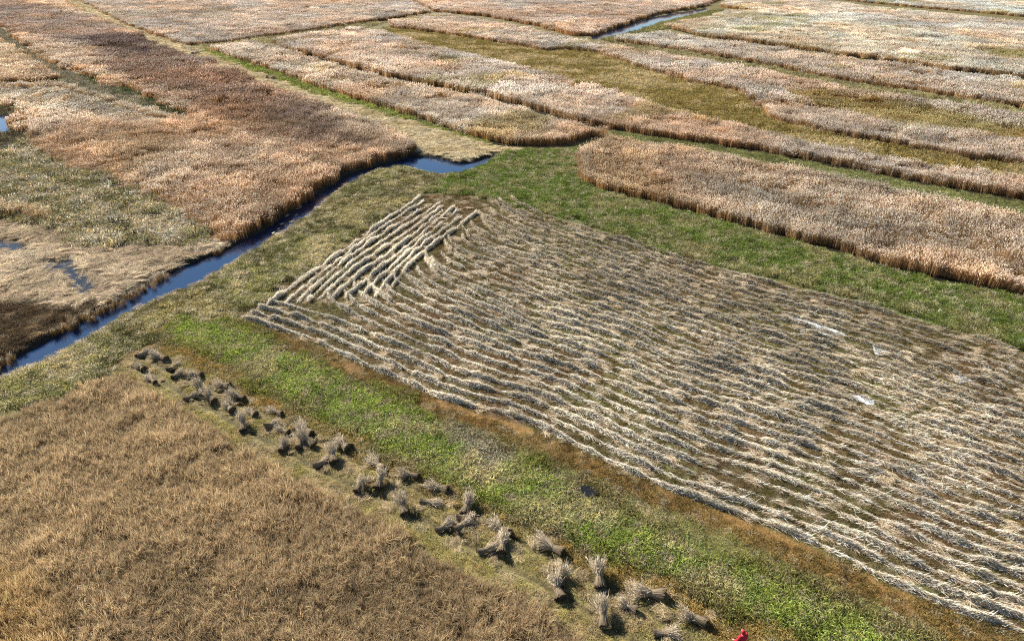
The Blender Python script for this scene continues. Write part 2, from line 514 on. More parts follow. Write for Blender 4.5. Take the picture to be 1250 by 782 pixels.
def ditch(line, w, shift=0.35):
    L, _ = resample(smooth(pts(line)), 1.2)
    t = np.gradient(L, axis=0)
    t /= np.hypot(t[:, 0], t[:, 1])[:, None]
    n = np.stack([t[:, 1], -t[:, 0]], 1)
    n *= np.where((n * L).sum(1) > 0, -1, 1)[:, None]       # towards the viewer's side
    wob = (fbm(L[:, 0], L[:, 1], 3, 4) - .5)[:, None] * .5
    A, B = L - n * .8, L + n * (w + wob) * .5
    zz = gz(B[:, 0], B[:, 1]) * 0 + .085
    V = np.concatenate([np.c_[A, zz - .01], np.c_[B, zz]])
    k = len(L)
    q = np.arange(k - 1)[:, None]
    Qd = np.concatenate([q, q + 1, q + 1 + k, q + k], 1)
    return meta(mobj('ditch', np_mesh('ditch', V, Qd, [M_DITCH])), kind='structure')


ditch(FIELDS[0][1][:9], 1.1)
ditch(FIELDS[1][1][:9], 1.6)
ditch(FIELDS[2][1][:16], 1.7)
ditch(FIELDS[3][1][:17], 2.2)
ditch(FIELDS[4][1][:7], 3.0)
ditch(FIELDS[5][1][:8], 2.0)
ditch([(228, 58), (262, 56), (310, 49), (370, 41), (420, 33)], 1.5)
ditch([(-90, -12), (0, 34), (40, 63), (75, 86), (120, 101), (160, 114), (210, 134), (232, 141)], 1.0)

meta(sheet('puddle', PUDDLE, float(gz(*gp(715, 600))) + .10, M_POND), kind='structure')
# puddles of the mown plot, their sky glint painted as pale white colour
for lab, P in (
    ('long puddle streak with painted white glint between windrows near the back green band', [(958, 383), (975, 388), (1000, 396), (1030, 406), (1032, 411), (1012, 409), (985, 401), (965, 392)]),
    ('roundish puddle with painted white sky glint in the mown plot', [(1063, 420), (1072, 419), (1085, 427), (1088, 433), (1074, 434), (1066, 429)]),
    ('small puddle with painted white glint just below the roundish one', [(1064, 443), (1080, 443), (1087, 447), (1078, 450), (1066, 448)]),
    ('lowest puddle with painted white glint in the mown plot', [(1038, 482), (1050, 483), (1066, 489), (1070, 494), (1056, 493), (1044, 489)]),
    ('faint puddle with painted white glint farthest right in the mown plot', [(1165, 459), (1180, 460), (1186, 465), (1172, 468), (1162, 464)])):
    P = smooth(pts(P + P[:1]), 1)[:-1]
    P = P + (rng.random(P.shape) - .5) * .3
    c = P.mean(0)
    meta(sheet('puddle_glint', P, float(gz(c[0], c[1])) + .02, M_GLINT, .05), lab, 'ice', 'puddle glints in the mown plot')

# ------------------------------------------------------------------ plant clumps (scattered by geometry nodes)
protos = bpy.data.collections.new('clump_sources')


def reed_clump(name, size, n, sw, pw, pl, leaves=2, plume=1.0):
    r = RB()
    xy = (rng.random((n, 2)) - .5) * size
    h = rng.normal(1, .14, n).clip(.6, 1.3)
    lean = rand_side(n) * rng.uniform(.02, .16, (n, 1))
    P0 = np.c_[xy, np.full(n, -.06)]
    P1 = np.c_[xy, h * .55] + lean * .35
    P2 = np.c_[xy, h] + lean
    S = rand_side(n)
    low = vary((.45, .295, .14), n); mid = vary((.52, .35, .18), n); top = vary((.38, .27, .155), n)
    r.add(P0, P1, P2, (sw, sw, sw * .6), S, low, mid, top)
    for k in range(leaves):
        t = rng.uniform(.35, .95, (n, 1))
        b = P0 + (P2 - P0) * t
        d = rand_side(n)
        ll = rng.uniform(.10, .24, (n, 1))
        up = rng.uniform(.02, .14, (n, 1))
        z = np.array([[0, 0, 1.]])
        r.add(b, b + d * ll * .6 + z * up, b + d * ll * 1.2 + z * (up - rng.uniform(.0, .12, (n, 1))), (sw * .8, sw * 1.2, .004), rand_side(n) * .8 + z * .2,
              vary((.36, .245, .13), n), vary((.38, .265, .15), n), vary((.40, .29, .175), n))
    m = rng.random(n) < plume
    k = int(m.sum())
    if k:
        base = P2[m]
        d = unit(np.c_[rng.normal(0, 1, (k, 2)), rng.uniform(.8, 2.2, k)])
        c0 = vary((.62, .50, .38), k, .2); c1 = vary((.93, .86, .75), k, .08)
        for S2 in (0, 1):
            S = unit(np.cross(d, rand_side(k)))
            r.add(base - d * pl * .25, base + d * pl * .35, base + d * pl, (pw * .3, pw, pw * .15), S, c0, c1, c1)
    return r.mesh(name, [M_REED])


def shag_clump(name, size=1.25, nb=26, per=12):
    """matted, half-fallen reed without plumes, in bunches"""
    r = RB()
    n = nb * per
    bc = np.repeat((rng.random((nb, 2)) - .5) * size, per, 0)
    bd = np.repeat(rand_side(nb) * rng.uniform(.05, .55, (nb, 1)), per, 0)
    bl = np.repeat(rng.uniform(.65, 1.25, nb), per)[:, None]
    bt = np.repeat(rng.uniform(.65, 1.35, nb), per)[:, None]
    xy = bc + rng.normal(0, .06, (n, 2))
    L = bl * rng.uniform(.75, 1.1, (n, 1))
    d = bd + rand_side(n) * rng.uniform(0, .32, (n, 1))
    z = np.array([[0, 0, 1.]])
    b = np.c_[xy, np.full(n, -.03)]
    m = b + d * L * .4 + z * L * .62
    t = b + d * L * 1.05 + z * L * (1.0 - .5 * np.linalg.norm(d, axis=1, keepdims=True))
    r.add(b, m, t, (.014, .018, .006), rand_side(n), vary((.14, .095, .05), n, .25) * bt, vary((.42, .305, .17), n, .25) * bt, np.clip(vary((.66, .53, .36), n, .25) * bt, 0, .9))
    return r.mesh(name, [M_REED])


def grass_clump(name, size=.75, n=95):
    r = RB()
    g = rng.normal(0, .30, (n, 2)) * size
    L = (rng.uniform(.12, .36, n) * np.exp(-(g ** 2).sum(1) / (size * size) * 1.2))[:, None]
    d = unit(np.c_[g, np.zeros(n)] + rand_side(n) * .25)
    z = np.array([[0, 0, 1.]])
    b = np.c_[g, np.full(n, -.03)]
    m = b + d * L * .35 + z * L * .75
    t = b + d * L * rng.uniform(.6, 1.2, (n, 1)) + z * L * rng.uniform(.5, 1.0, (n, 1))
    dead = rng.random((n, 1)) < .25
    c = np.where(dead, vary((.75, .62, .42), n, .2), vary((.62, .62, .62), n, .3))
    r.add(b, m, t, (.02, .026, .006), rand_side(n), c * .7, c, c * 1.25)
    return r.mesh(name, [M_GRASS])


def litter_clump(name, size=1.3, n=110, spread=.5):
    """cut straw lying about"""
    r = RB()
    xy = (rng.random((n, 2)) - .5) * size
    a = rng.normal(0, spread, n)
    d = np.stack([np.cos(a), np.sin(a), np.zeros(n)], 1)
    L = rng.uniform(.2, .6, (n, 1))
    z = np.array([[0, 0, 1.]])
    hgt = rng.uniform(.01, .12, (n, 1))
    c = np.c_[xy, np.zeros(n)] + z * hgt
    tip = rng.uniform(-.05, .10, (n, 1))
    S = unit(np.cross(d, z + rng.normal(0, .5, (n, 3))))
    cc = vary((.70, .62, .50), n, .25)
    r.add(c - d * L - z * tip * .5, c + z * .03, c + d * L + z * tip, (.02, .028, .012), S, cc * .8, cc, cc)
    return r.mesh(name, [M_GRASS])


GROUPS = {}


def reg(key, meshes):
    st = len(protos.objects)
    for me in meshes:
        o = bpy.data.objects.new('clump_%03d' % len(protos.objects), me)
        protos.objects.link(o)
    GROUPS[key] = (st, len(meshes))


reg('reed', [reed_clump('reed_clump', 1.4, 70, .026, .085, .16, plume=.42) for _ in range(6)])
reg('reedfar', [reed_clump('reed_clump_far', 4.0, 300, .06, .17, .22, leaves=1, plume=.45) for _ in range(5)])
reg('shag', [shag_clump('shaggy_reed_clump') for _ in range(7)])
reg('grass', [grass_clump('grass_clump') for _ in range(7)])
reg('litter', [litter_clump('straw_litter_clump') for _ in range(5)])


def gn_group():
    ng = bpy.data.node_groups.new('scatter_clumps', 'GeometryNodeTree')
    ng.interface.new_socket('Geometry', in_out='INPUT', socket_type='NodeSocketGeometry')
    ng.interface.new_socket('Geometry', in_out='OUTPUT', socket_type='NodeSocketGeometry')
    N, L = ng.nodes, ng.links
    gi, go = N.new('NodeGroupInput'), N.new('NodeGroupOutput')
    ci = N.new('GeometryNodeCollectionInfo'); ci.inputs['Collection'].default_value = protos
    ci.inputs['Separate Children'].default_value = True; ci.inputs['Reset Children'].default_value = True
    ip = N.new('GeometryNodeInstanceOnPoints'); ip.inputs['Pick Instance'].default_value = True

    def at(n, t):
        a = N.new('GeometryNodeInputNamedAttribute'); a.data_type = t; a.inputs['Name'].default_value = n
        return a.outputs['Attribute']
    e2r = N.new('FunctionNodeEulerToRotation')
    L.new(gi.outputs[0], ip.inputs['Points']); L.new(ci.outputs[0], ip.inputs['Instance'])
    L.new(at('vi', 'INT'), ip.inputs['Instance Index'])
    L.new(at('rot', 'FLOAT_VECTOR'), e2r.inputs[0]); L.new(e2r.outputs[0], ip.inputs['Rotation'])
    L.new(at('scl', 'FLOAT_VECTOR'), ip.inputs['Scale'])
    L.new(ip.outputs[0], go.inputs[0])
    return ng


GN = gn_group()


def scatter_obj(name, P, rot, scl, vi, tint):
    me = bpy.data.meshes.new(name)
    n = len(P)
    me.vertices.add(n)
    me.vertices.foreach_set('co', np.asarray(P, np.float32).ravel())
    for nm, ty, key, arr in (('vi', 'INT', 'value', np.asarray(vi, np.int32)), ('rot', 'FLOAT_VECTOR', 'vector', rot), ('scl', 'FLOAT_VECTOR', 'vector', scl), ('tint', 'FLOAT_COLOR', 'color', None)):
        a = me.attributes.new(nm, ty, 'POINT')
        if nm == 'tint':
            arr = np.c_[tint, np.ones(n)]
        a.data.foreach_set(key, np.asarray(arr, np.int32 if ty == 'INT' else np.float32).ravel())
    o = mobj(name, me)
    md = o.modifiers.new('scatter', 'NODES')
    md.node_group = GN
    return o


def jgrid(P, cell, band=None, warp=0.0):
    lo, hi = P.min(0), P.max(0)
    x, y = np.meshgrid(np.arange(lo[0], hi[0], cell), np.arange(lo[1], hi[1], cell))
    x = (x + (rng.random(x.shape) - .5) * cell * 1.2).ravel()
    y = (y + (rng.random(y.shape) - .5) * cell * 1.2).ravel()
    if warp:
        k = inside(P, x + (fbm(x, y, 2.6, 611) - .5) * warp, y + (fbm(x, y, 2.6, 622) - .5) * warp)
    else:
        k = inside(P, x, y)
    x, y = x[k], y[k]
    # only what the photograph could see, with a margin all round
    k = (np.abs(x) < 25 + y * .80) & (y > 8) & (y < 520)
    if band:
        d = np.hypot(x, y)
        k &= (d >= band[0]) & (d < band[1])
    return x[k], y[k]


def gather(P, specs, inset=0.0, warp=0.0):
    """specs: (group, cell, (near, far), horizontal scale) -> arrays"""
    out = []
    for key, cell, band, s in specs:
        x, y = jgrid(P, cell, band, warp)
        if inset:
            k = sdist(P, x, y) > inset * cell
            x, y = x[k], y[k]
        st, n = GROUPS[key]
        vi = st + rng.integers(0, n, len(x))
        out.append((x, y, np.full(len(x), s), vi))
    return [np.concatenate(a) for a in zip(*out)]


TP = {k: pts(v) for k, v in dict(
    purple=[(170, 45), (260, 75), (330, 105), (400, 140), (415, 180), (380, 190), (300, 165), (220, 130), (130, 90), (100, 50)],
    grey=[(0, 0), (60, 10), (140, 35), (190, 60), (170, 75), (90, 60), (20, 40), (-90, 0)],
    wcrest=[(190, 98), (240, 110), (300, 128), (330, 150), (390, 186), (380, 195), (330, 172), (280, 150), (200, 115)],
    low=[(0, 108), (75, 105), (160, 130), (215, 150), (190, 165), (100, 150), (30, 138)],
    ol1=[(960, 118), (1000, 115), (1100, 128), (1180, 145), (1250, 158), (1300, 170), (1250, 178), (1150, 165), (1080, 150), (1000, 135)],
    ol2=[(1190, 62), (1250, 66), (1300, 75), (1250, 80), (1200, 74)],
    w2=[(1100, 196), (1180, 205), (1250, 215), (1380, 240), (1380, 250), (1250, 228), (1170, 216), (1090, 203)],
    w3=[(880, 60), (1000, 75), (1250, 112), (1380, 130), (1380, 136), (1250, 118), (1000, 82)],
).items()}

for key, _, h, tint, label in FIELDS:
    P = FPOLY[key]
    x, y, s, vi = gather(P, [('reed', .85, (0, 150), 1.0), ('reedfar', 2.3, (150, 1200), 1.0)], .0 if key == 'G' else .28, 6.0 if key == 'G' else 0.0)
    ok = sdist(CANAL, x, y) < -.1
    x, y, s, vi = x[ok], y[ok], s[ok], vi[ok]
    per, tt = resample(np.concatenate([P, P[:1]]), .42)
    cen = np.roll(per, -1, 0) - np.roll(per, 1, 0)
    cen /= np.maximum(np.hypot(cen[:, 0], cen[:, 1]), 1e-6)[:, None]
    nrm = np.stack([-cen[:, 1], cen[:, 0]], 1)
    pr = per + nrm * .1
    sg = np.where(inside(P, pr[:, 0], pr[:, 1]), 1, -1)[:, None]
    pr = per + nrm * sg * (.45 + .9 * fbm(per[:, 0], per[:, 1], 2.5, 99)[:, None]) + rng.normal(0, .12, per.shape)
    dd = np.hypot(pr[:, 0], pr[:, 1])
    kk = inside(P, pr[:, 0], pr[:, 1]) & (np.abs(pr[:, 0]) < 25 + pr[:, 1] * .8) & (pr[:, 1] > 8) & (dd < 520) & ((dd < 150) | (rng.random(len(dd)) < .4))
    if key in ('G', 'M1'):
        kk &= sdist(MARSH, pr[:, 0], pr[:, 1]) < -2.5
    pr, dd = pr[kk], dd[kk]
    ne = len(x)
    x, y = np.r_[x, pr[:, 0]], np.r_[y, pr[:, 1]]
    s = np.r_[s, np.where(dd < 150, .75, 1.2)]
    vi = np.r_[vi, GROUPS['reed'][0] + rng.integers(0, GROUPS['reed'][1], len(pr))]
    n = len(x)
    far = vi >= GROUPS['reedfar'][0]
    n1, n2, n3 = fbm(x, y, 26, 41), fbm(x, y, 6, 57), fbm(x, y, 60, 71)
    T = np.tile(np.array(tint), (n, 1))
    u_, v_ = x * .76 - y * .65, x * .65 + y * .76            # along and across the strips
    st_ = fbm(u_ / 7, v_, 2.6, 171)
    T *= (0.30 + .40 * n1 + .34 * n2 + .56 * st_)[:, None] * np.array((.94, .95, .955))
    n4 = fbm(x, y, 2.2, 143, 2)
    T *= (.55 + .68 * n4)[:, None]
    warm = (fbm(x, y, 17, 91) - .5)[:, None]
    T *= 1 + warm * np.array([.15, -.15, -.45])
    hs = h * (.62 + .30 * n2 + .40 * n1) * rng.normal(1, .10, n)
    flat = np.clip((.40 - fbm(x, y, 7, 211)) * 6, 0, 1)
    hs *= (.80 + .4 * n4) * (1 - .45 * flat)
    if key == 'G':
        dm = np.minimum(-sdist(MARSH, x, y), 6 + 0 * x)
        hs *= .35 + .65 * np.clip(dm / 6 + (n2 - .5), 0, 1)

    def patch(name, c, a=1.0, hh=1.0):
        w = np.clip(sdist(TP[name], x + (n2 - .5) * 12, y + (n1 - .5) * 14) / 5 + .5, 0, 1) * a
        T[:] = T * (1 - w[:, None]) + T * np.array(c) * w[:, None]
        hs[:] = hs * (1 - w) + hs * hh * w
    if key == 'G':
        patch('purple', (.54, .50, .51)); patch('grey', (.66, .66, .72)); patch('wcrest', (1.15, 1.15, 1.10), .7); patch('low', (1.02, 1.1, 1.15), 1, .55)
        sd = np.clip((sdist(P, x, y)) / 4, 0, 1)
    if key == 'S3':
        patch('ol1', (.66, .62, .36), 1, .7)
    if key == 'S5':
        patch('ol2', (.66, .66, .42), 1, .8)
    if key == 'S2':
        patch('w2', (1.2, 1.25, 1.3))
    # scattered olive openings
    w = np.clip((fbm(x, y, 14, 133) - .62) * 9, 0, 1)[:, None] * (.8 if key[0] == 'S' else .3)
    T = T * (1 - w) + T * np.array((.74, .72, .50)) * w
    # edge clumps tinted slightly paler, for the pale crest of plumes
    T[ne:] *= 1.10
    hs[ne:] = h * rng.normal(.92, .10, n - ne) * (.72 + .5 * fbm(x[ne:], y[ne:], 3.5, 77))
    rot = np.zeros((n, 3)); rot[:, 2] = rng.uniform(0, 6.283, n); rot[:, 0] = rng.normal(0, 1, n) * (.05 + .25 * flat); rot[:, 1] = rng.normal(0, 1, n) * (.05 + .25 * flat)
    scl = np.c_[s, s, hs]
    o = scatter_obj('reed_field', np.c_[x, y, gz(x, y)], rot, scl, vi, T)
    meta(o, label, 'reeds', 'standing reed fields', 'stuff')

EDGE = pts([(-90, 482), (0, 444), (50, 416), (110, 384), (140, 369), (180, 345), (220, 324), (270, 304)])
e, _ = resample(smooth(EDGE), .35)
e = np.repeat(e, 2, 0) + rng.normal(0, .30, (len(e) * 2, 2)) + np.array([.15, -.1])
e = e[(fbm(e[:, 0], e[:, 1], 3, 88) > .48) & (np.abs(e[:, 0]) < 25 + e[:, 1] * .8)]
n = len(e)
vi = GROUPS['reed'][0] + rng.integers(0, GROUPS['reed'][1], n)
rot = np.c_[rng.normal(0, .15, n), rng.normal(0, .15, n), rng.uniform(0, 6.283, n)]
hh = .75 * (.4 + .9 * fbm(e[:, 0], e[:, 1], 2, 89))
meta(scatter_obj('bank_reeds', np.c_[e, np.maximum(gz(e[:, 0], e[:, 1]), -.45)], rot, np.c_[np.full(n, .30), np.full(n, .30), hh], vi, np.tile((.50, .46, .40), (n, 1)) * rng.normal(1, .2, (n, 1))),
     'thin fringe of short reeds standing along the left waterline of the canal', 'reeds', None, 'stuff')

# near field of matted brown reed
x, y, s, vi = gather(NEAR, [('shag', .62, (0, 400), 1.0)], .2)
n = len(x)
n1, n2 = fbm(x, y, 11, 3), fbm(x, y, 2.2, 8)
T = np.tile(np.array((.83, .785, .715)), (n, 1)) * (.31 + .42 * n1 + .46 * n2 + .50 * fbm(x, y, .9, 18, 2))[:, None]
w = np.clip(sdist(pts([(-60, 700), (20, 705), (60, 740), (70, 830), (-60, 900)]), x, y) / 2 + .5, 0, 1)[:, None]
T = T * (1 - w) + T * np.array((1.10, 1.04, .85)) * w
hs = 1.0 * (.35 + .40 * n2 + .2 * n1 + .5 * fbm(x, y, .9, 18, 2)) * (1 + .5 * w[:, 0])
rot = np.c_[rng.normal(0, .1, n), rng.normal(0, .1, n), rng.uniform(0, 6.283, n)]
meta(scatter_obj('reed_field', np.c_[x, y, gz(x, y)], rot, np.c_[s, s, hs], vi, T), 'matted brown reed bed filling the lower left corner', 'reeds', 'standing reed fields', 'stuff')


def lowveg(name, label, cat, P, specs, tint_fn, hscale=1.0, inset=0.0, yaw=None, cut=None, warp=3.0, wetgrow=0.0):
    x, y, s, vi = gather(P, specs, inset, warp)
    k = sdist(CANAL, x, y) < -.35
    for q in PONDS:
        k &= ~inside(q, x, y) | (rng.random(len(x)) < wetgrow)
    for kk in ('R1', 'S1', 'S2', 'S3', 'S4'):
        k &= sdist(FPOLY[kk], x, y) < -.45
    k &= sdist(PUDDLE, x, y) < -.05
    if cut is not None:
        k &= cut(x, y)
    x, y, s, vi = x[k], y[k], s[k], vi[k]
    n = len(x)
    T, hm = tint_fn(x, y, n)
    rot = np.c_[rng.normal(0, .12, n), rng.normal(0, .12, n), rng.uniform(0, 6.283, n) if yaw is None else yaw + rng.normal(0, .35, n)]
    o = scatter_obj(name, np.c_[x, y, gz(x, y)], rot, np.c_[s, s, s * hscale * hm], vi, T)
    return meta(o, label, cat, None, 'stuff')


def mixc(x, y, cols, scale, seed, cont=2.2):
    """blend a list of colours along a noise"""
    v = np.clip((fbm(x, y, scale, seed) - .5) * cont + .5, 0, .999) * (len(cols) - 1)
    i = v.astype(int); f = (v - i)[:, None]
    c = np.array(cols)
    return c[i] * (1 - f) + c[i + 1] * f


def tufts(x, y, seed, lo=.5, hi=1.6):
    n2 = fbm(x, y, 1.5, seed, 2)
    return lo + (hi - lo) * n2


PALE = pts([(545, 515), (580, 525), (625, 560), (600, 566), (560, 540)])


def straws(T, n, p, c=(.60, .52, .34)):
    k = rng.random((n, 1))
    T = np.where(k < p, np.array(c) * rng.normal(1, .15, (n, 1)), T)
    return np.where(k > 1 - p * .6, T * .45, T)


def t_green(x, y, n):
    T = mixc(x, y, [(.86, .78, .40), (.56, .66, .18), (.52, .64, .15), (.38, .50, .12), (.74, .70, .33)], 5, 12) * rng.normal(1, .14, (n, 1))
    T = straws(T, n, .22)
    w = np.clip(sdist(PALE, x, y) / 1.2 + .6, 0, 1)[:, None] * .8
    T = T * (1 - w) + np.array((.62, .58, .46)) * w
    e = np.clip(1 - sdist(GREEN, x, y) / 1.4, 0, 1)[:, None]
    T = T * (1 - e * .6) + np.array((.24, .17, .07)) * e * .6
    return T, tufts(x, y, 3, .5, 2.3)


def t_back(x, y, n):
    T = mixc(x, y, [(0.483, 0.464, 0.211), (0.276, 0.360, 0.095), (0.253, 0.348, 0.085), (0.345, 0.371, 0.138), (0.506, 0.464, 0.232)], 4, 22) * rng.normal(1, .16, (n, 1))
    return straws(T, n, .17, (.66, .62, .40)), tufts(x, y, 5, .5, 2.4)


def t_bank(x, y, n):
    T = mixc(x, y, [(0.903, 0.792, 0.460), (0.561, 0.540, 0.230), (0.366, 0.372, 0.161), (0.317, 0.288, 0.138), (0.708, 0.624, 0.299)], 5, 32) * rng.normal(1, .16, (n, 1))
    return straws(T, n, .26, (.78, .70, .48)), tufts(x, y, 7, .5, 2.2)


def t_strip(x, y, n):
    T = mixc(x, y, [(.74, .64, .42), (.56, .52, .20), (.50, .41, .22), (.70, .58, .38), (.54, .50, .20)], 2.2, 42) * rng.normal(1, .16, (n, 1))
    return T, tufts(x, y, 9, .3, 1.0)


def t_track(x, y, n):
    T = mixc(x, y, [(.36, .24, .09), (.40, .29, .11), (.30, .21, .08), (.44, .34, .15)], 2.5, 52)
    w = np.clip((linedist(TRACK, x, y) - .9 + (fbm(x, y, 2, 53) - .5) * 1.5) / .5, 0, 1)[:, None] * (sdist(SWATH, x, y) < 0)[:, None] * (linedist(TRACK, x, y) < 6)[:, None]
    T = T * (1 - w) + mixc(x, y, [(.58, .52, .27), (.40, .42, .15), (.52, .50, .23)], 2, 54) * w
    return straws(T * rng.normal(1, .16, (n, 1)), n, .14), tufts(x, y, 11, .3, 1.2)


def t_rust(x, y, n):
    return straws(mixc(x, y, [(.50, .34, .12), (.60, .42, .15), (.46, .36, .14), (.56, .44, .20)], 2.2, 58) * rng.normal(1, .16, (n, 1)), n, .10), tufts(x, y, 11, .4, 1.2)


def t_marsh(x, y, n):
    T = mixc(x, y, [(0.775, 0.673, 0.462), (0.425, 0.378, 0.189), (0.275, 0.271, 0.126), (0.575, 0.496, 0.284), (0.900, 0.779, 0.546)], 3.2, 62, 2.8)
    return straws(T * rng.normal(1, .2, (n, 1)), n, .2, (.80, .74, .60)), tufts(x, y, 13, .4, 2.2)


def t_olive(x, y, n):
    return mixc(x, y, [(0.770, 0.630, 0.360), (0.462, 0.367, 0.140), (0.396, 0.315, 0.110), (0.682, 0.557, 0.300)], 9, 72) * rng.normal(1, .16, (n, 1)), tufts(x, y, 15)


def t_swath(x, y, n):
    return mixc(x, y, [(0.230, 0.152, 0.077), (0.214, 0.182, 0.069), (0.260, 0.220, 0.091), (0.252, 0.160, 0.069)], 6, 82) * rng.normal(1, .2, (n, 1)), tufts(x, y, 17, .25, .9)


def t_straw(x, y, n):
    return mixc(x, y, [(.70, .62, .51), (.86, .77, .65), (.95, .88, .77)], 3, 92) * rng.normal(1, .15, (n, 1)), tufts(x, y, 19, .7, 1.5)


def t_path(x, y, n):
    return mixc(x, y, [(0.682, 0.627, 0.418), (0.924, 0.847, 0.660), (0.950, 0.924, 0.748)], 4, 95) * rng.normal(1, .15, (n, 1)), tufts(x, y, 19, .7, 1.5)


def t_peat(x, y, n):
    return mixc(x, y, [(.13, .10, .07), (.20, .15, .10), (.42, .33, .23)], 1.6, 97) * rng.normal(1, .2, (n, 1)), tufts(x, y, 23, .8, 1.6)


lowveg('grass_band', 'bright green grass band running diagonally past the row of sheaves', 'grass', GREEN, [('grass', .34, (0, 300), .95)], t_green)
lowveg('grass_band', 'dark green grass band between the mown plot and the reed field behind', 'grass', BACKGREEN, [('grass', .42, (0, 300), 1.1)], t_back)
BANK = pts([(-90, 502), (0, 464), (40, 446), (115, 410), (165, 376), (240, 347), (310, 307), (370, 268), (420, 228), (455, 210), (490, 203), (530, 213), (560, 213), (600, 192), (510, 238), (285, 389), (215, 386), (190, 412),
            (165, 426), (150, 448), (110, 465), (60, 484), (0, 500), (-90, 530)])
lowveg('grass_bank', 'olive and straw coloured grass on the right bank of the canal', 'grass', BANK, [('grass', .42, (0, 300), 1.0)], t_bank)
rut_ok = lambda x, y: np.min([linedist(r, x, y) for r in RUTS], 0) > .48
lowveg('bank_straw', 'pale reed litter along the water edge of the right canal bank', 'straw', BANK, [('litter', .55, (0, 300), .7)], t_straw, cut=lambda x, y: sdist(CANAL, x, y) > -.75 - .8 * (fbm(x, y, 5, 5) - .5), warp=0)
lowveg('stubble', 'yellowish mown stubble strip with wheel ruts under the sheaves', 'stubble', STRIP, [('grass', .30, (0, 300), .62), ('litter', .50, (0, 300), .42)], t_strip, cut=rut_ok, yaw=math.atan2(RUTS[0][-9][1] - RUTS[0][4][1], RUTS[0][-9][0] - RUTS[0][4][0]))
TR_POLY = np.concatenate([GREEN[2:14], SW_LOW[::-1]])
lowveg('brown_grass', 'thin rusty brown grass track along the lower edge of the mown plot', 'grass', TR_POLY, [('grass', .34, (0, 300), .7)], t_track)
TR2 = np.concatenate([GREEN[13:], GREEN[:1], STRIP[2:13]])
lowveg('brown_grass', 'rusty brown grass between the green band and the row of sheaves', 'grass', TR2, [('grass', .34, (0, 300), .8)], t_rust)
lowveg('marsh_tussocks', 'grey-green marsh tussocks left of the orange reed bed', 'marsh', MARSH, [('grass', .55, (0, 300), 1.7), ('grass', 1.3, (0, 300), 2.6)], t_marsh)
lowveg('straw_litter', 'pale flat straw covering the ground left of the canal', 'straw', FLAT, [('litter', .75, (0, 300), 1.0)], t_straw, wetgrow=.5)
lowveg('peat_stubble', 'dark brown stubble and peat at the left edge beside the canal', 'stubble', PEAT, [('litter', .9, (0, 300), .9), ('grass', .6, (0, 300), 1.0)], t_peat)
lowveg('path_straw', 'pale mown straw path running diagonally at the upper left', 'straw', PATH, [('litter', .65, (0, 200), 1.0), ('litter', 1.5, (200, 700), 2.0)], t_path, warp=1.0)
lowveg('olive_grass', 'olive low grass hollow between the long reed fields', 'grass', OLIVE, [('grass', 1.0, (0, 700), 2.4)], t_olive)
lowveg('stubble', 'brown and yellow stubble between the windrows of the mown plot', 'stubble', SWATH, [('grass', .45, (0, 300), .7)], t_swath, warp=0)
lowveg('straw_litter', 'loose pale straw strewn between the windrows of the mown plot', 'straw', SWATH, [('litter', 1.9, (0, 300), .7)], t_straw, yaw=math.radians(-37), warp=0)
REST = [('pale low grass where the path meets the ditch beyond the narrow reed strip', [(236, 58), (310, 48), (420, 31), (475, 27), (430, 38), (345, 58), (300, 58), (258, 64)], (.56, .50, .28)),
        ('strip of low grass between the path and the narrow reed strip', [(240, 60), (254, 62), (310, 80), (361, 98), (412, 116), (464, 132), (515, 148), (566, 165), (604, 176), (612, 181), (566, 169), (489, 146), (400, 119), (310, 88), (250, 64)], (.40, .46, .13)),
        ('low green gap in front of the long pinkish reed field', [(745, 160), (930, 187), (1032, 207), (1160, 232), (1250, 247), (1400, 279), (1400, 312), (1250, 276), (1050, 232), (930, 208), (800, 184), (745, 170)], (.36, .38, .16)),
        ('yellowish gap in front of the reed strip by the small canal', [(750, 53), (845, 66), (940, 83), (1032, 102), (1122, 115), (1250, 135), (1400, 160), (1400, 178), (1250, 150), (1122, 130), (1032, 115), (940, 95), (845, 77), (755, 62)], (.52, .47, .25)),
        ('rough pale strip beside the dark ditch at the upper left', [(-90, -8), (0, 36), (40, 65), (75, 87), (120, 102), (160, 116), (210, 136), (235, 145), (205, 150), (150, 138), (110, 122), (75, 108), (70, 98), (50, 86), (20, 70), (0, 60), (-90, 30)], (.40, .36, .26)),
        ('dark green scrub in the ditch at the upper left', [(90, 92), (120, 99), (160, 112), (205, 128), (230, 140), (215, 141), (160, 120), (120, 106)], (.10, .13, .05)),
        ('greenish marsh at the upper right edge', [(1050, 3), (1150, 9), (1300, 22), (1400, 28), (1400, -5), (1050, -12)], (.30, .34, .22)),
        ('yellow-green bank of the small canal', [(730, 49), (780, 38), (810, 28), (866, 14), (890, 12), (830, 32), (790, 40), (750, 52)], (.40, .38, .16)),
        ('muddy grass around the pool at the left edge', [(-90, 165), (-40, 130), (0, 130), (40, 136), (45, 160), (20, 185), (-90, 190)], (.22, .19, .12))]
for lab, p, c in REST:
    P = pts(p)
    lowveg('low_grass', lab, 'grass', P, [('grass', .55, (0, 130), 1.2), ('grass', 1.3, (130, 800), 2.6)],
           lambda x, y, n, c=c: (np.array(c) * (.55 + .9 * fbm(x, y, 3, 77))[:, None] * rng.normal(1, .15, (n, 1)), tufts(x, y, 15)))

# ------------------------------------------------------------------ windrows of cut reed
ORD = ['first', 'second', 'third', 'fourth', 'fifth', 'sixth', 'seventh', 'eighth', 'ninth', 'tenth', 'eleventh', 'twelfth', 'thirteenth', 'fourteenth', 'fifteenth', 'sixteenth', 'seventeenth', 'eighteenth', 'nineteenth', 'twentieth']
TENS = {2: 'twenty', 3: 'thirty', 4: 'forty', 5: 'fifty'}


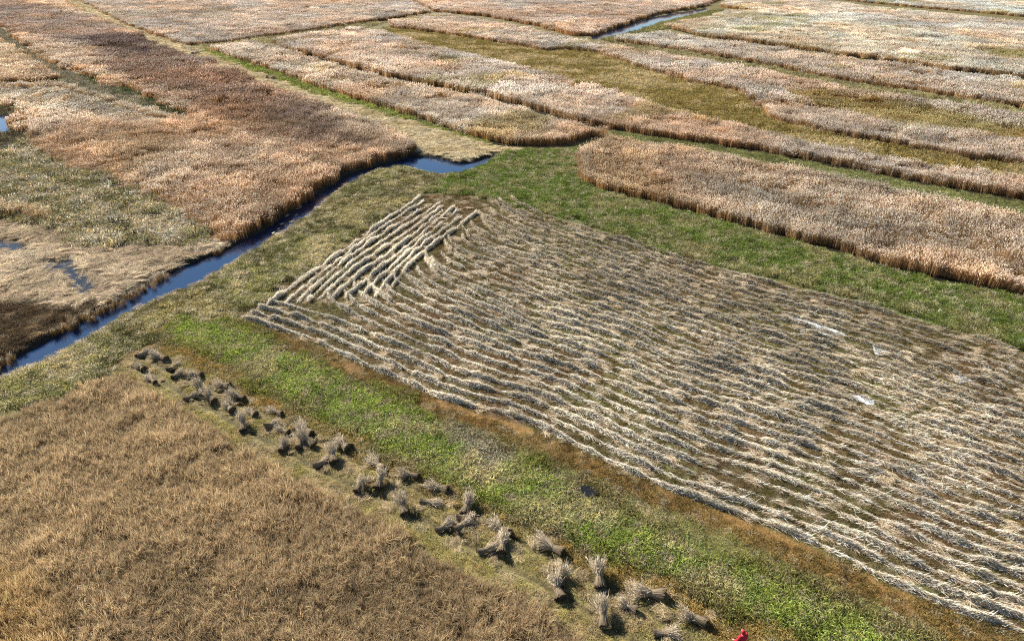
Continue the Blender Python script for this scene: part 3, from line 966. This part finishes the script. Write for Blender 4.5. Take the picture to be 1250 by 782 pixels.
def ordinal(k):
    if k <= 20:
        return ORD[k - 1]
    return (TENS[k // 10][:-1] + 'ieth') if k % 10 == 0 else TENS[k // 10] + '-' + ORD[k % 10 - 1]


def windrow(line, dens, seed, h0=.34, w0=.18, bright=1.0, brown=.22):
    L, t = resample(line, .15)
    T = np.gradient(L, axis=0); T /= np.hypot(T[:, 0], T[:, 1])[:, None]
    n = int(t[-1] * dens)
    # uneven: heaps and gaps along the row
    ti = rng.uniform(0, t[-1], n * 2)
    px_, py_ = np.interp(ti, t, L[:, 0]), np.interp(ti, t, L[:, 1])
    heap = fbm(ti, np.full_like(ti, seed * 7.3), 1.5, 100 + seed, 3)
    big = fbm(px_, py_, 8, 301)
    k = rng.random(n * 2) < np.clip((heap - .30) * 2.8, .12, 1) * np.clip((big - .5) * 2.4 + .85, .30, 1)
    ti, px_, py_, heap = ti[k], px_[k], py_[k], heap[k]
    n = len(ti)
    tx, ty = np.interp(ti, t, T[:, 0]), np.interp(ti, t, T[:, 1])
    c = rng.normal(0, 1, n)
    wob = (fbm(ti, np.full_like(ti, seed * 3.1), 3.5, 200 + seed) - .5) * .26
    hh = h0 * np.clip(-.25 + 2.4 * heap, .10, 2)
    off = c * w0 * .5 + wob
    zc = hh * np.exp(-(c * .8) ** 2) * rng.uniform(.35, 1.0, n)
    x, y = px_ - ty * off, py_ + tx * off
    ang = np.arctan2(ty, tx) + rng.normal(0, .32, n) + (fbm(px_, py_, 2.0, 400 + seed) - .5) * .6
    d = np.stack([np.cos(ang), np.sin(ang), np.where(rng.random(n) < .15, rng.uniform(.4, 1.4, n), rng.normal(.08, .24, n))], 1)
    Ls = rng.uniform(.12, .34, (n, 1)) * (.6 + .7 * heap[:, None])
    C = np.stack([x, y, gz(x, y) + zc + .04], 1)
    P0, P2 = C - d * Ls, C + d * Ls
    for P in (P0, P2):
        P[:, 2] = np.maximum(P[:, 2] - .10 * (np.abs(c) > .6), gz(P[:, 0], P[:, 1]) + .015)
    P1 = C + np.array([[0, 0, .04]])
    S = unit(np.cross(d, np.array([[0, 0, 1.]]) + rng.normal(0, .7, (n, 3))))
    tone = (.45 + .9 * fbm(px_, py_, 4, 500))[:, None] * bright
    base = vary((.94, .83, .67), n, .22, .05) * tone
    grey = rng.random((n, 1)) < brown + .35 * np.clip(fbm(px_, py_, 6, 520) - .45, 0, 1)[:, None]
    base = np.where(grey, base * np.array((.50, .40, .28)), base)
    dk = (1 - .45 * np.exp(-zc / .08))[:, None]
    r = RB()
    r.add(P0, P1, P2, (.012, .020, .007), S, base * .9, base, base * 1.08)
    return r.mesh('windrow', [M_STRAW])


low, _ = resample(SW_LOW, 1.0)
d0 = low[-1] - low[0]
low_s = smooth(SW_LOW, 1)
top_s = smooth(SW_TOP, 1)
NR = 31


def rowline(f):
    a, _ = resample(low_s, .6)
    b, _ = resample(top_s[1:], .6)
    m = 140
    ia, ib = np.linspace(0, len(a) - 1, m), np.linspace(0, len(b) - 1, m)
    A = np.stack([np.interp(ia, np.arange(len(a)), a[:, j]) for j in (0, 1)], 1)
    B = np.stack([np.interp(ib, np.arange(len(b)), b[:, j]) for j in (0, 1)], 1)
    return A * (1 - f) + B * f


LEFT_A, LEFT_B = np.array(gp(288, 387)), np.array(gp(514, 240))
ldir = (LEFT_B - LEFT_A) / np.hypot(*(LEFT_B - LEFT_A))
lnor = np.array([ldir[1], -ldir[0]])
row_no = 0
for i in range(NR):
    f = (i + .35) / NR
    Lr = rowline(f)
    dist = (Lr - LEFT_A) @ lnor                    # metres inside the left edge
    lim = .6 if i < 4 else (1.2 + i * .75 if i < 11 else 9.6 + 1.0 * math.sin(i * 1.7))
    k = (dist > lim) & (np.abs(Lr[:, 0]) < 8 + Lr[:, 1] * .80)
    Lr = Lr[k]
    if len(Lr) < 4:
        continue
    s = np.linspace(0, 1, len(Lr))
    wv = (fbm(Lr[:, 0], Lr[:, 1], 15, 600) - .5)[:, None] * (.9 + 1.8 * f)
    Lr = Lr + wv * np.array([.55, .83])
    if i >= 4:                                     # rows bend where the mower turned
        ll = np.r_[0, np.cumsum(np.hypot(*np.diff(Lr, axis=0).T))]
        Lr = Lr + np.exp(-ll / 3.0)[:, None] * (ldir * 2.6 + lnor * .4)
    row_no += 1
    bright = 1.08 - .18 * max(0, (f - .5)) / .5
    me = windrow(Lr, 270 if f < .5 else 215, i, .32 if f < .5 else .29, bright=bright, brown=.22 + .38 * f)
    meta(mobj('windrow', me), 'windrow of pale cut reed, %s row counted up from the brown track' % ordinal(row_no), 'windrow', 'long windrows of the mown plot')
for j in range(10):
    a = LEFT_A + lnor * (.5 + j * 1.0) + ldir * (3.0 + j * .62)
    b = LEFT_B + lnor * (.4 + j * .95) - ldir * (.5 + (j % 3) + .3 * j)
    L2 = np.array([a + (b - a) * t + lnor * (.25 * math.sin(5 * t + j) + .9 * max(0, .35 - t) ** 1.5 * 4) for t in np.linspace(0, 1, 30)])
    me = windrow(L2, 220, 60 + j, .28, .19, 1.2)
    meta(mobj('windrow', me), 'bright windrow parallel to the canal, %s from the grassy canal bank' % ordinal(j + 1), 'windrow', 'short windrows along the canal side')

# ------------------------------------------------------------------ sheaves
def sheaf_parts(seed, splay=1.0, butt=1.0, length=1.0):
    """axis along +X, butts at x=0, plumes at x~1.9; tied at x~.75"""
    r0 = np.random.default_rng(seed)
    n = 520
    a = r0.uniform(0, 2 * np.pi, n)
    q = np.where(r0.random(n) < .6, r0.uniform(.88, 1.05, n), np.sqrt(r0.random(n)))
    rad = lambda x: .20 + .17 * butt * np.maximum(0, (.72 - x) / .72) ** 1.3 + .22 * splay * np.maximum(0, (x - .72) / 1.1) ** 1.2

    def at(x, j=0.0):
        rr = rad(x) * q
        aa = a + j
        return np.stack([x, rr * np.cos(aa), rr * np.sin(aa)], 1)
    x0 = r0.normal(0, .07, n); x1 = np.full(n, .72) + r0.normal(0, .02, n); x2 = r0.normal(1.5 * length, .26, n)
    P0, P1, P2 = at(x0), at(x1, r0.normal(0, .2, n)), at(x2, r0.normal(0, .6, n)) + r0.normal(0, 1, (n, 3)) * np.where(r0.random((n, 1)) < .18, .20, .06)
    S = unit(np.cross(P2 - P0, np.stack([0 * a, np.cos(a), np.sin(a)], 1) + r0.normal(0, .25, (n, 3))))
    r = RB()
    col = lambda c, m: np.clip(np.asarray(c)[None] * (1 + r0.normal(0, .2, (m, 1))), .01, .9)
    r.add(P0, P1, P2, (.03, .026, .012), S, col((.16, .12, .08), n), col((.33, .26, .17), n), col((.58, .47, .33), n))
    kk, xs = 14, np.array([.03, .25, .5, .72, .72 + .25 * length, .72 + .5 * length, .72 + .75 * length])   # the packed heart of the bundle
    rr = rad(xs) * np.array([.86, .88, .9, .9, .84, .70, .25])
    A = np.arange(kk) * 2 * np.pi / kk
    Vc = np.concatenate([[[.03, 0, 0]] * kk] + [np.stack([np.full(kk, xi), ri_ * np.cos(A), ri_ * np.sin(A)], 1) for xi, ri_ in zip(xs, rr)])
    ka = np.arange(kk)
    Qc = np.concatenate([np.stack([l * kk + ka, l * kk + (ka + 1) % kk, (l + 1) * kk + (ka + 1) % kk, (l + 1) * kk + ka], 1) for l in range(len(xs))])
    r.V.append(Vc); r.Q.append(Qc + r.n); r.C.append(np.tile([[.16, .125, .08]], (len(Vc), 1))); r.n += len(Vc)
    stalks = r.mesh('stalks', [M_SHEAF])
    m = n // 2
    d = unit(P2[:m] - P1[:m] + r0.normal(0, .22, (m, 3)) * 1.8)
    r = RB()
    for _ in range(2):
        S = unit(np.cross(d, r0.normal(0, 1, (m, 3))))
        r.add(P2[:m] - d * .05, P2[:m] + d * .12, P2[:m] + d * .30, (.012, .035, .005), S, col((.52, .42, .29), m), col((.66, .56, .41), m), col((.70, .60, .46), m))
    plumes = r.mesh('plumes', [M_SHEAF])
    # twine: a ring of rope with a knot
    V, Qs = [], []
    R, k, ri = .215, 20, .016
    for i in range(k):
        A = 2 * math.pi * i / k
        for jj in range(6):
            b = 2 * math.pi * jj / 6
            rr = R + ri * math.cos(b)
            V.append((.72 + ri * math.sin(b) + .01 * math.sin(3 * A), rr * math.cos(A), rr * math.sin(A)))
            Qs.append((i * 6 + jj, i * 6 + (jj + 1) % 6, ((i + 1) % k) * 6 + (jj + 1) % 6, ((i + 1) % k) * 6 + jj))
    tie = np_mesh('tie', V, Qs, [M_TIE], smooth_shade=True)
    return stalks, plumes, tie


SV = [sheaf_parts(50 + i, *a_) for i, a_ in enumerate(((1.0, 1.0, 1.0), (.6, .8, 1.12), (1.5, 1.2, .85), (.85, 1.3, .95), (1.25, .7, 1.05), (2.0, 1.1, .75), (.5, 1.4, .9)))]
# butt pixel, tip pixel (both where they lie), S = set upright on its butts leaning towards the tip
SHEAVES = [((168, 437), (186, 427), 'L'), ((203, 441), (184, 434), 'L'), ((190, 470), (178, 462), 'L'), ((212, 464), (228, 452), 'L'), ((246, 460), (228, 456), 'L'), ((226, 490), (243, 481), 'L'),
           ((248, 483), (238, 472), 'S'), ((280, 474), (258, 470), 'L'), ((298, 488), (280, 484), 'S'), ((284, 503), (272, 492), 'L'), ((297, 527), (296, 515), 'S'), ((344, 507), (328, 502), 'L'),
           ((324, 523), (338, 518), 'L'), ((380, 530), (360, 518), 'L'), ((344, 552), (347, 541), 'S'), ((364, 549), (372, 538), 'L'), ((383, 545), (372, 538), 'S'), ((426, 549), (402, 536), 'L'),
           ((408, 566), (404, 554), 'S'), ((384, 570), (398, 563), 'L'), ((467, 573), (450, 558), 'L'), ((510, 584), (482, 577), 'L'), ((462, 598), (466, 586), 'S'), ((436, 603), (444, 592), 'S'),
           ((494, 630), (490, 618), 'S'), ((514, 614), (540, 617), 'L'), ((546, 600), (518, 592), 'L'), ((568, 628), (575, 612), 'S'), ((558, 634), (588, 633), 'L'), ((534, 650), (550, 640), 'L'),
           ((556, 648), (570, 640), 'L'), ((620, 652), (585, 628), 'L'), ((584, 676), (604, 668), 'L'), ((612, 676), (614, 658), 'S'), ((686, 676), (650, 658), 'L'), ((682, 716), (690, 692), 'S'),
           ((684, 732), (678, 716), 'S'), ((732, 718), (726, 682), 'S'), ((808, 729), (764, 719), 'L'), ((776, 747), (746, 735), 'L'), ((737, 766), (735, 743), 'S'), ((798, 775), (826, 772), 'L'), ((860, 762), (812, 746), 'L')]


def place_sheaf(i, butt, tip, kind, label, group):
    bx, by = gp(*butt)
    ex, ey = gp(*tip)
    L = math.hypot(ex - bx, ey - by)
    yaw = math.atan2(ey - by, ex - bx) + random.uniform(-.08, .08)
    root = bpy.data.objects.new('reed_sheaf', None)
    link(root)
    root.empty_display_size = .3
    s = random.uniform(.82, 1.0)
    z0 = float(gz(bx, by))
    if kind == 'L':
        s = min(.95, max(.68, L / 2.0)) * random.uniform(.95, 1.04)
        root.location = (bx, by, z0 + .21 * s)
        root.rotation_euler = (random.uniform(0, 6.28), math.radians(random.uniform(-3, 3)), yaw)
    else:
        root.location = (bx, by, z0 + .22)
        root.rotation_euler = (random.uniform(0, 6.28), -math.radians(random.uniform(8, 26)), yaw)
        s *= .92
    root.scale = (s * .85, s * random.uniform(.85, 1.1), s * random.uniform(.8, 1.0))
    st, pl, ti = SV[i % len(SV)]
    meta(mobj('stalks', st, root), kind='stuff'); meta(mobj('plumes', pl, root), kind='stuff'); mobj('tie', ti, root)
    meta(root, label, 'sheaf', group)
    return root


sp_ = np.repeat(np.array([gp((b[0] + t[0]) / 2, (b[1] + t[1]) / 2) for b, t, k in SHEAVES]), 3, 0)
sp_ = sp_ + rng.normal(0, .75, sp_.shape)
n = len(sp_)
meta(scatter_obj('loose_straw', np.c_[sp_, gz(sp_[:, 0], sp_[:, 1]) + .04], np.c_[rng.normal(0, .06, (n, 2)), rng.uniform(0, 6.28, n)], np.c_[rng.uniform(.28, .6, (n, 2)), np.full(n, .7)],
                 GROUPS['litter'][0] + rng.integers(0, GROUPS['litter'][1], n), np.tile((.70, .62, .46), (n, 1)) * rng.normal(1, .2, (n, 1))), 'loose pale straw strewn around the sheaves', 'straw', None, 'stuff')
SHEAVES += [((176, 452), (166, 446), 'L'), ((205, 452), (216, 446), 'L'), ((262, 492), (252, 484), 'S'), ((312, 508), (300, 502), 'L'), ((352, 530), (340, 526), 'L')]
SHEAVES.sort(key=lambda q: gp(*q[0])[0] - gp(*q[0])[1])
LOOK = {'L': 'reed sheaf lying flat', 'S': 'reed sheaf seen butt end on'}
for i, (b, t, k) in enumerate(SHEAVES):
    place_sheaf(i, b, t, k, '%s, %s in the row from the canal' % (LOOK[k], ordinal(i + 1)), 'sheaves along the foreground strip')
FARS = [((44, 1), (54, 0), 'dark sheaf heap on the far path at the very top'), ((66, 6), (76, 4), 'dark sheaf on the far path, second from the top edge'), ((76, 9), (84, 7), 'small sheaf just right of the second on the far path'),
        ((93, 18), (101, 15), 'dark sheaf standing alone in the middle of the far path'), ((113, 25), (122, 23), 'low pale sheaf lowest of those on the far path'),
        ((236, 68), (246, 66), 'sheaf lying where the pale path meets the brown reed field'), ((328, 96), (338, 98), 'dark sheaf on the pale path beside the narrow reed strip')]
for i, (b, t, lab) in enumerate(FARS):
    r = place_sheaf(i + 2, b, t, 'S' if i in (1, 3) else 'L', lab, 'sheaves on the far path')
    r.scale = (1.25, 1.9, 1.9)

# ------------------------------------------------------------------ floating litter on the canal
MATORD = [9, 8, 0, 2, 1, 10, 3, 4, 5, 6, 7]
for i, (px, py, sx) in enumerate([(344, 273, .5), (350, 263, .55), (356, 270, .6), (364, 253, .8), (370, 247, .5), (377, 243, .75), (384, 238, .4), (393, 232, .7), (340, 279, .35), (334, 284, .4), (362, 262, .3)]):
    c = gp(px, py, -.33)
    m = 14
    rr = [sx * random.uniform(.6, 1.1) for _ in range(m)]
    an = math.atan2(CANAL[6][1] - CANAL[8][1], CANAL[6][0] - CANAL[8][0])
    ring = [(c[0] + r * math.cos(2 * math.pi * k / m) * math.cos(an) - .5 * r * math.sin(2 * math.pi * k / m) * math.sin(an),
             c[1] + r * math.cos(2 * math.pi * k / m) * math.sin(an) + .5 * r * math.sin(2 * math.pi * k / m) * math.cos(an)) for k, r in enumerate(rr)]
    V = [(x, y, -.37) for x, y in ring] + [(x, y, -.325) for x, y in ring] + [(c[0] + (x - c[0]) * .6, c[1] + (y - c[1]) * .6, -.30 + random.uniform(-.01, .02)) for x, y in ring] + [(c[0], c[1], -.285)]
    Fq = []
    for lv in (0, 1):
        Fq += [(lv * m + k, lv * m + (k + 1) % m, (lv + 1) * m + (k + 1) % m, (lv + 1) * m + k) for k in range(m)]
    me = bpy.data.meshes.new('floating_mat')
    me.from_pydata(V, [], Fq + [(2 * m + k, 2 * m + (k + 1) % m, 3 * m) for k in range(m)])
    me.materials.append(M_RAFT)
    meta(mobj('floating_mat', me), 'pale yellow litter mat floating on the canal, %s mat from the near end' % ordinal(MATORD.index(i) + 1), 'floating litter', 'floating litter mats on the canal')

# ------------------------------------------------------------------ person in red at the lower edge
def skin_mesh(name, joints, edges, mat, sub=2):
    """joints: name -> (x,y,z,rx,ry)"""
    ks = list(joints)
    me = bpy.data.meshes.new(name)
    me.from_pydata([joints[k][:3] for k in ks], [(ks.index(a), ks.index(b)) for a, b in edges], [])
    ob = bpy.data.objects.new(name, me)
    link(ob)
    ob.modifiers.new('skin', 'SKIN')
    if not me.skin_vertices:
        bpy.context.view_layer.objects.active = ob
        bpy.ops.mesh.customdata_skin_add()
    for k, sv in zip(ks, me.skin_vertices[0].data):
        sv.radius = joints[k][3:5]
        sv.use_root = (k == ks[0])
    md = ob.modifiers.new('sub', 'SUBSURF'); md.levels = md.render_levels = sub
    bpy.context.view_layer.update()
    ev = ob.evaluated_get(bpy.context.evaluated_depsgraph_get())
    out = bpy.data.meshes.new_from_object(ev)
    bpy.data.objects.remove(ob)
    bpy.data.meshes.remove(me)
    out.name = name
    out.materials.clear(); out.materials.append(mat)
    out.polygons.foreach_set('use_smooth', np.ones(len(out.polygons), bool))
    return out


M_RED = simple_mat('red_jacket_cloth', (.30, .008, .022), .7, c2=(.42, .014, .035), nscale=9, bump=.4)
M_TROUSER = simple_mat('dark_trousers', (.03, .032, .04), .8)
M_SKIN = simple_mat('skin', (.50, .30, .21), .55)
M_BOOT = simple_mat('rubber_boots', (.03, .035, .02), .5)
M_HAIR = simple_mat('dark_hair', (.03, .02, .014), .6)


def build_person(loc, yaw):
    root = link(bpy.data.objects.new('person', None))
    root.location, root.rotation_euler = loc, (0, 0, yaw)
    J = {'pelvis': (0, 0, .95, .15, .11), 'waist': (0, .01, 1.08, .14, .105), 'chest': (0, .03, 1.28, .165, .12), 'neckb': (0, .05, 1.45, .07, .07), 'neck': (0, .07, 1.52, .055, .058), 'headb': (0, .09, 1.57, .075, .088),
         'headm': (0, .10, 1.64, .080, .098), 'headt': (0, .10, 1.715, .058, .07)}
    E = [('pelvis', 'waist'), ('waist', 'chest'), ('chest', 'neckb'), ('neckb', 'neck'), ('neck', 'headb'), ('headb', 'headm'), ('headm', 'headt')]
    for s, t in ((-1, 'l'), (1, 'r')):
        J.update({'sh' + t: (.19 * s, .03, 1.40, .062, .062), 'el' + t: (.255 * s, .06, 1.12, .046, .046), 'wr' + t: (.235 * s, .25, .96, .032, .03), 'pa' + t: (.228 * s, .31, .92, .040, .022),
                  'hip' + t: (.10 * s, 0, .90, .09, .09), 'kn' + t: (.115 * s, .03, .50, .062, .062), 'an' + t: (.12 * s, 0, .10, .042, .045), 'toe' + t: (.135 * s, .17, .045, .042, .035)})
        E += [('chest', 'sh' + t), ('sh' + t, 'el' + t), ('el' + t, 'wr' + t), ('wr' + t, 'pa' + t), ('pelvis', 'hip' + t), ('hip' + t, 'kn' + t), ('kn' + t, 'an' + t), ('an' + t, 'toe' + t)]
        for q in range(4):
            o = (q - 1.5) * .021
            ln = (.075, .085, .08, .062)[q]
            J['f%d%s' % (q, t)] = ((.228 + o * .9) * s, .345, .905, .0095, .0095)
            J['g%d%s' % (q, t)] = ((.228 + o) * s, .345 + ln * .6, .870, .0085, .0085)
            J['h%d%s' % (q, t)] = ((.228 + o) * s, .345 + ln * .62, .870 - ln * .5, .0075, .0075)
            E += [('pa' + t, 'f%d%s' % (q, t)), ('f%d%s' % (q, t), 'g%d%s' % (q, t)), ('g%d%s' % (q, t), 'h%d%s' % (q, t))]
        J['t0' + t] = (.188 * s, .30, .91, .011, .011)
        J['t1' + t] = (.172 * s, .335, .885, .009, .009)
        E += [('pa' + t, 't0' + t), ('t0' + t, 't1' + t)]
    body = mobj('body', skin_mesh('body', J, E, M_SKIN, 2), root)
    sel = lambda names: {k: J[k] for k in names}
    grow = lambda D, a: {k: (v[0], v[1], v[2], v[3] + a, v[4] + a) for k, v in D.items()}
    jk = grow(sel(['chest', 'waist', 'neckb', 'shl', 'ell', 'wrl', 'shr', 'elr', 'wrr']), .035)
    jk['hem'] = (0, 0, .84, .205, .165)
    jk['waist'] = (0, .01, 1.08, .19, .15)
    jacket = mobj('jacket', skin_mesh('jacket', jk, [('waist', 'chest'), ('waist', 'hem'), ('chest', 'neckb'), ('chest', 'shl'), ('shl', 'ell'), ('ell', 'wrl'), ('chest', 'shr'), ('shr', 'elr'), ('elr', 'wrr')], M_RED, 2), root)
    hood = mobj('hood', skin_mesh('hood', {'b': (0, .03, 1.47, .10, .10), 'c': (0, .055, 1.58, .105, .115), 'd': (0, .075, 1.67, .10, .11), 'e': (0, .08, 1.745, .055, .06)}, [('b', 'c'), ('c', 'd'), ('d', 'e')], M_RED, 2), jacket)
    tr = grow(sel(['pelvis', 'hipl', 'knl', 'hipr', 'knr', 'anl', 'anr']), .022)
    mobj('trousers', skin_mesh('trousers', tr, [('pelvis', 'hipl'), ('hipl', 'knl'), ('knl', 'anl'), ('pelvis', 'hipr'), ('hipr', 'knr'), ('knr', 'anr')], M_TROUSER, 2), root)
    for s in (-1, 1):
        mobj('boot', skin_mesh('boot', {'a': (.117 * s, .01, .34, .078, .078), 'b': (.12 * s, 0, .11, .065, .07), 'c': (.128 * s, .10, .055, .062, .055), 'd': (.135 * s, .19, .05, .055, .045)}, [('a', 'b'), ('b', 'c'), ('c', 'd')], M_BOOT, 2), root)
    # face: nose, eyes, mouth set into the head
    mobj('nose', skin_mesh('nose', {'a': (0, .20, 1.655, .012, .012), 'b': (0, .222, 1.625, .017, .014)}, [('a', 'b')], M_SKIN, 1), body)
    for s in (-1, 1):
        mobj('eye', skin_mesh('eye', {'a': (.030 * s, .186, 1.655, .012, .010), 'b': (.034 * s, .188, 1.655, .012, .010)}, [('a', 'b')], M_HAIR, 1), body)
    mobj('mouth', skin_mesh('mouth', {'a': (-.022, .192, 1.588, .008, .007), 'b': (.022, .192, 1.588, .008, .007)}, [('a', 'b')], simple_mat('lips', (.42, .16, .13), .5), 1), body)
    return meta(root, 'person in a red hooded jacket at the lower edge of the view', 'person')


hx, hy = gp(909, 768, 1.80)
build_person((hx, hy - .05, float(gz(hx, hy))), math.radians(25))
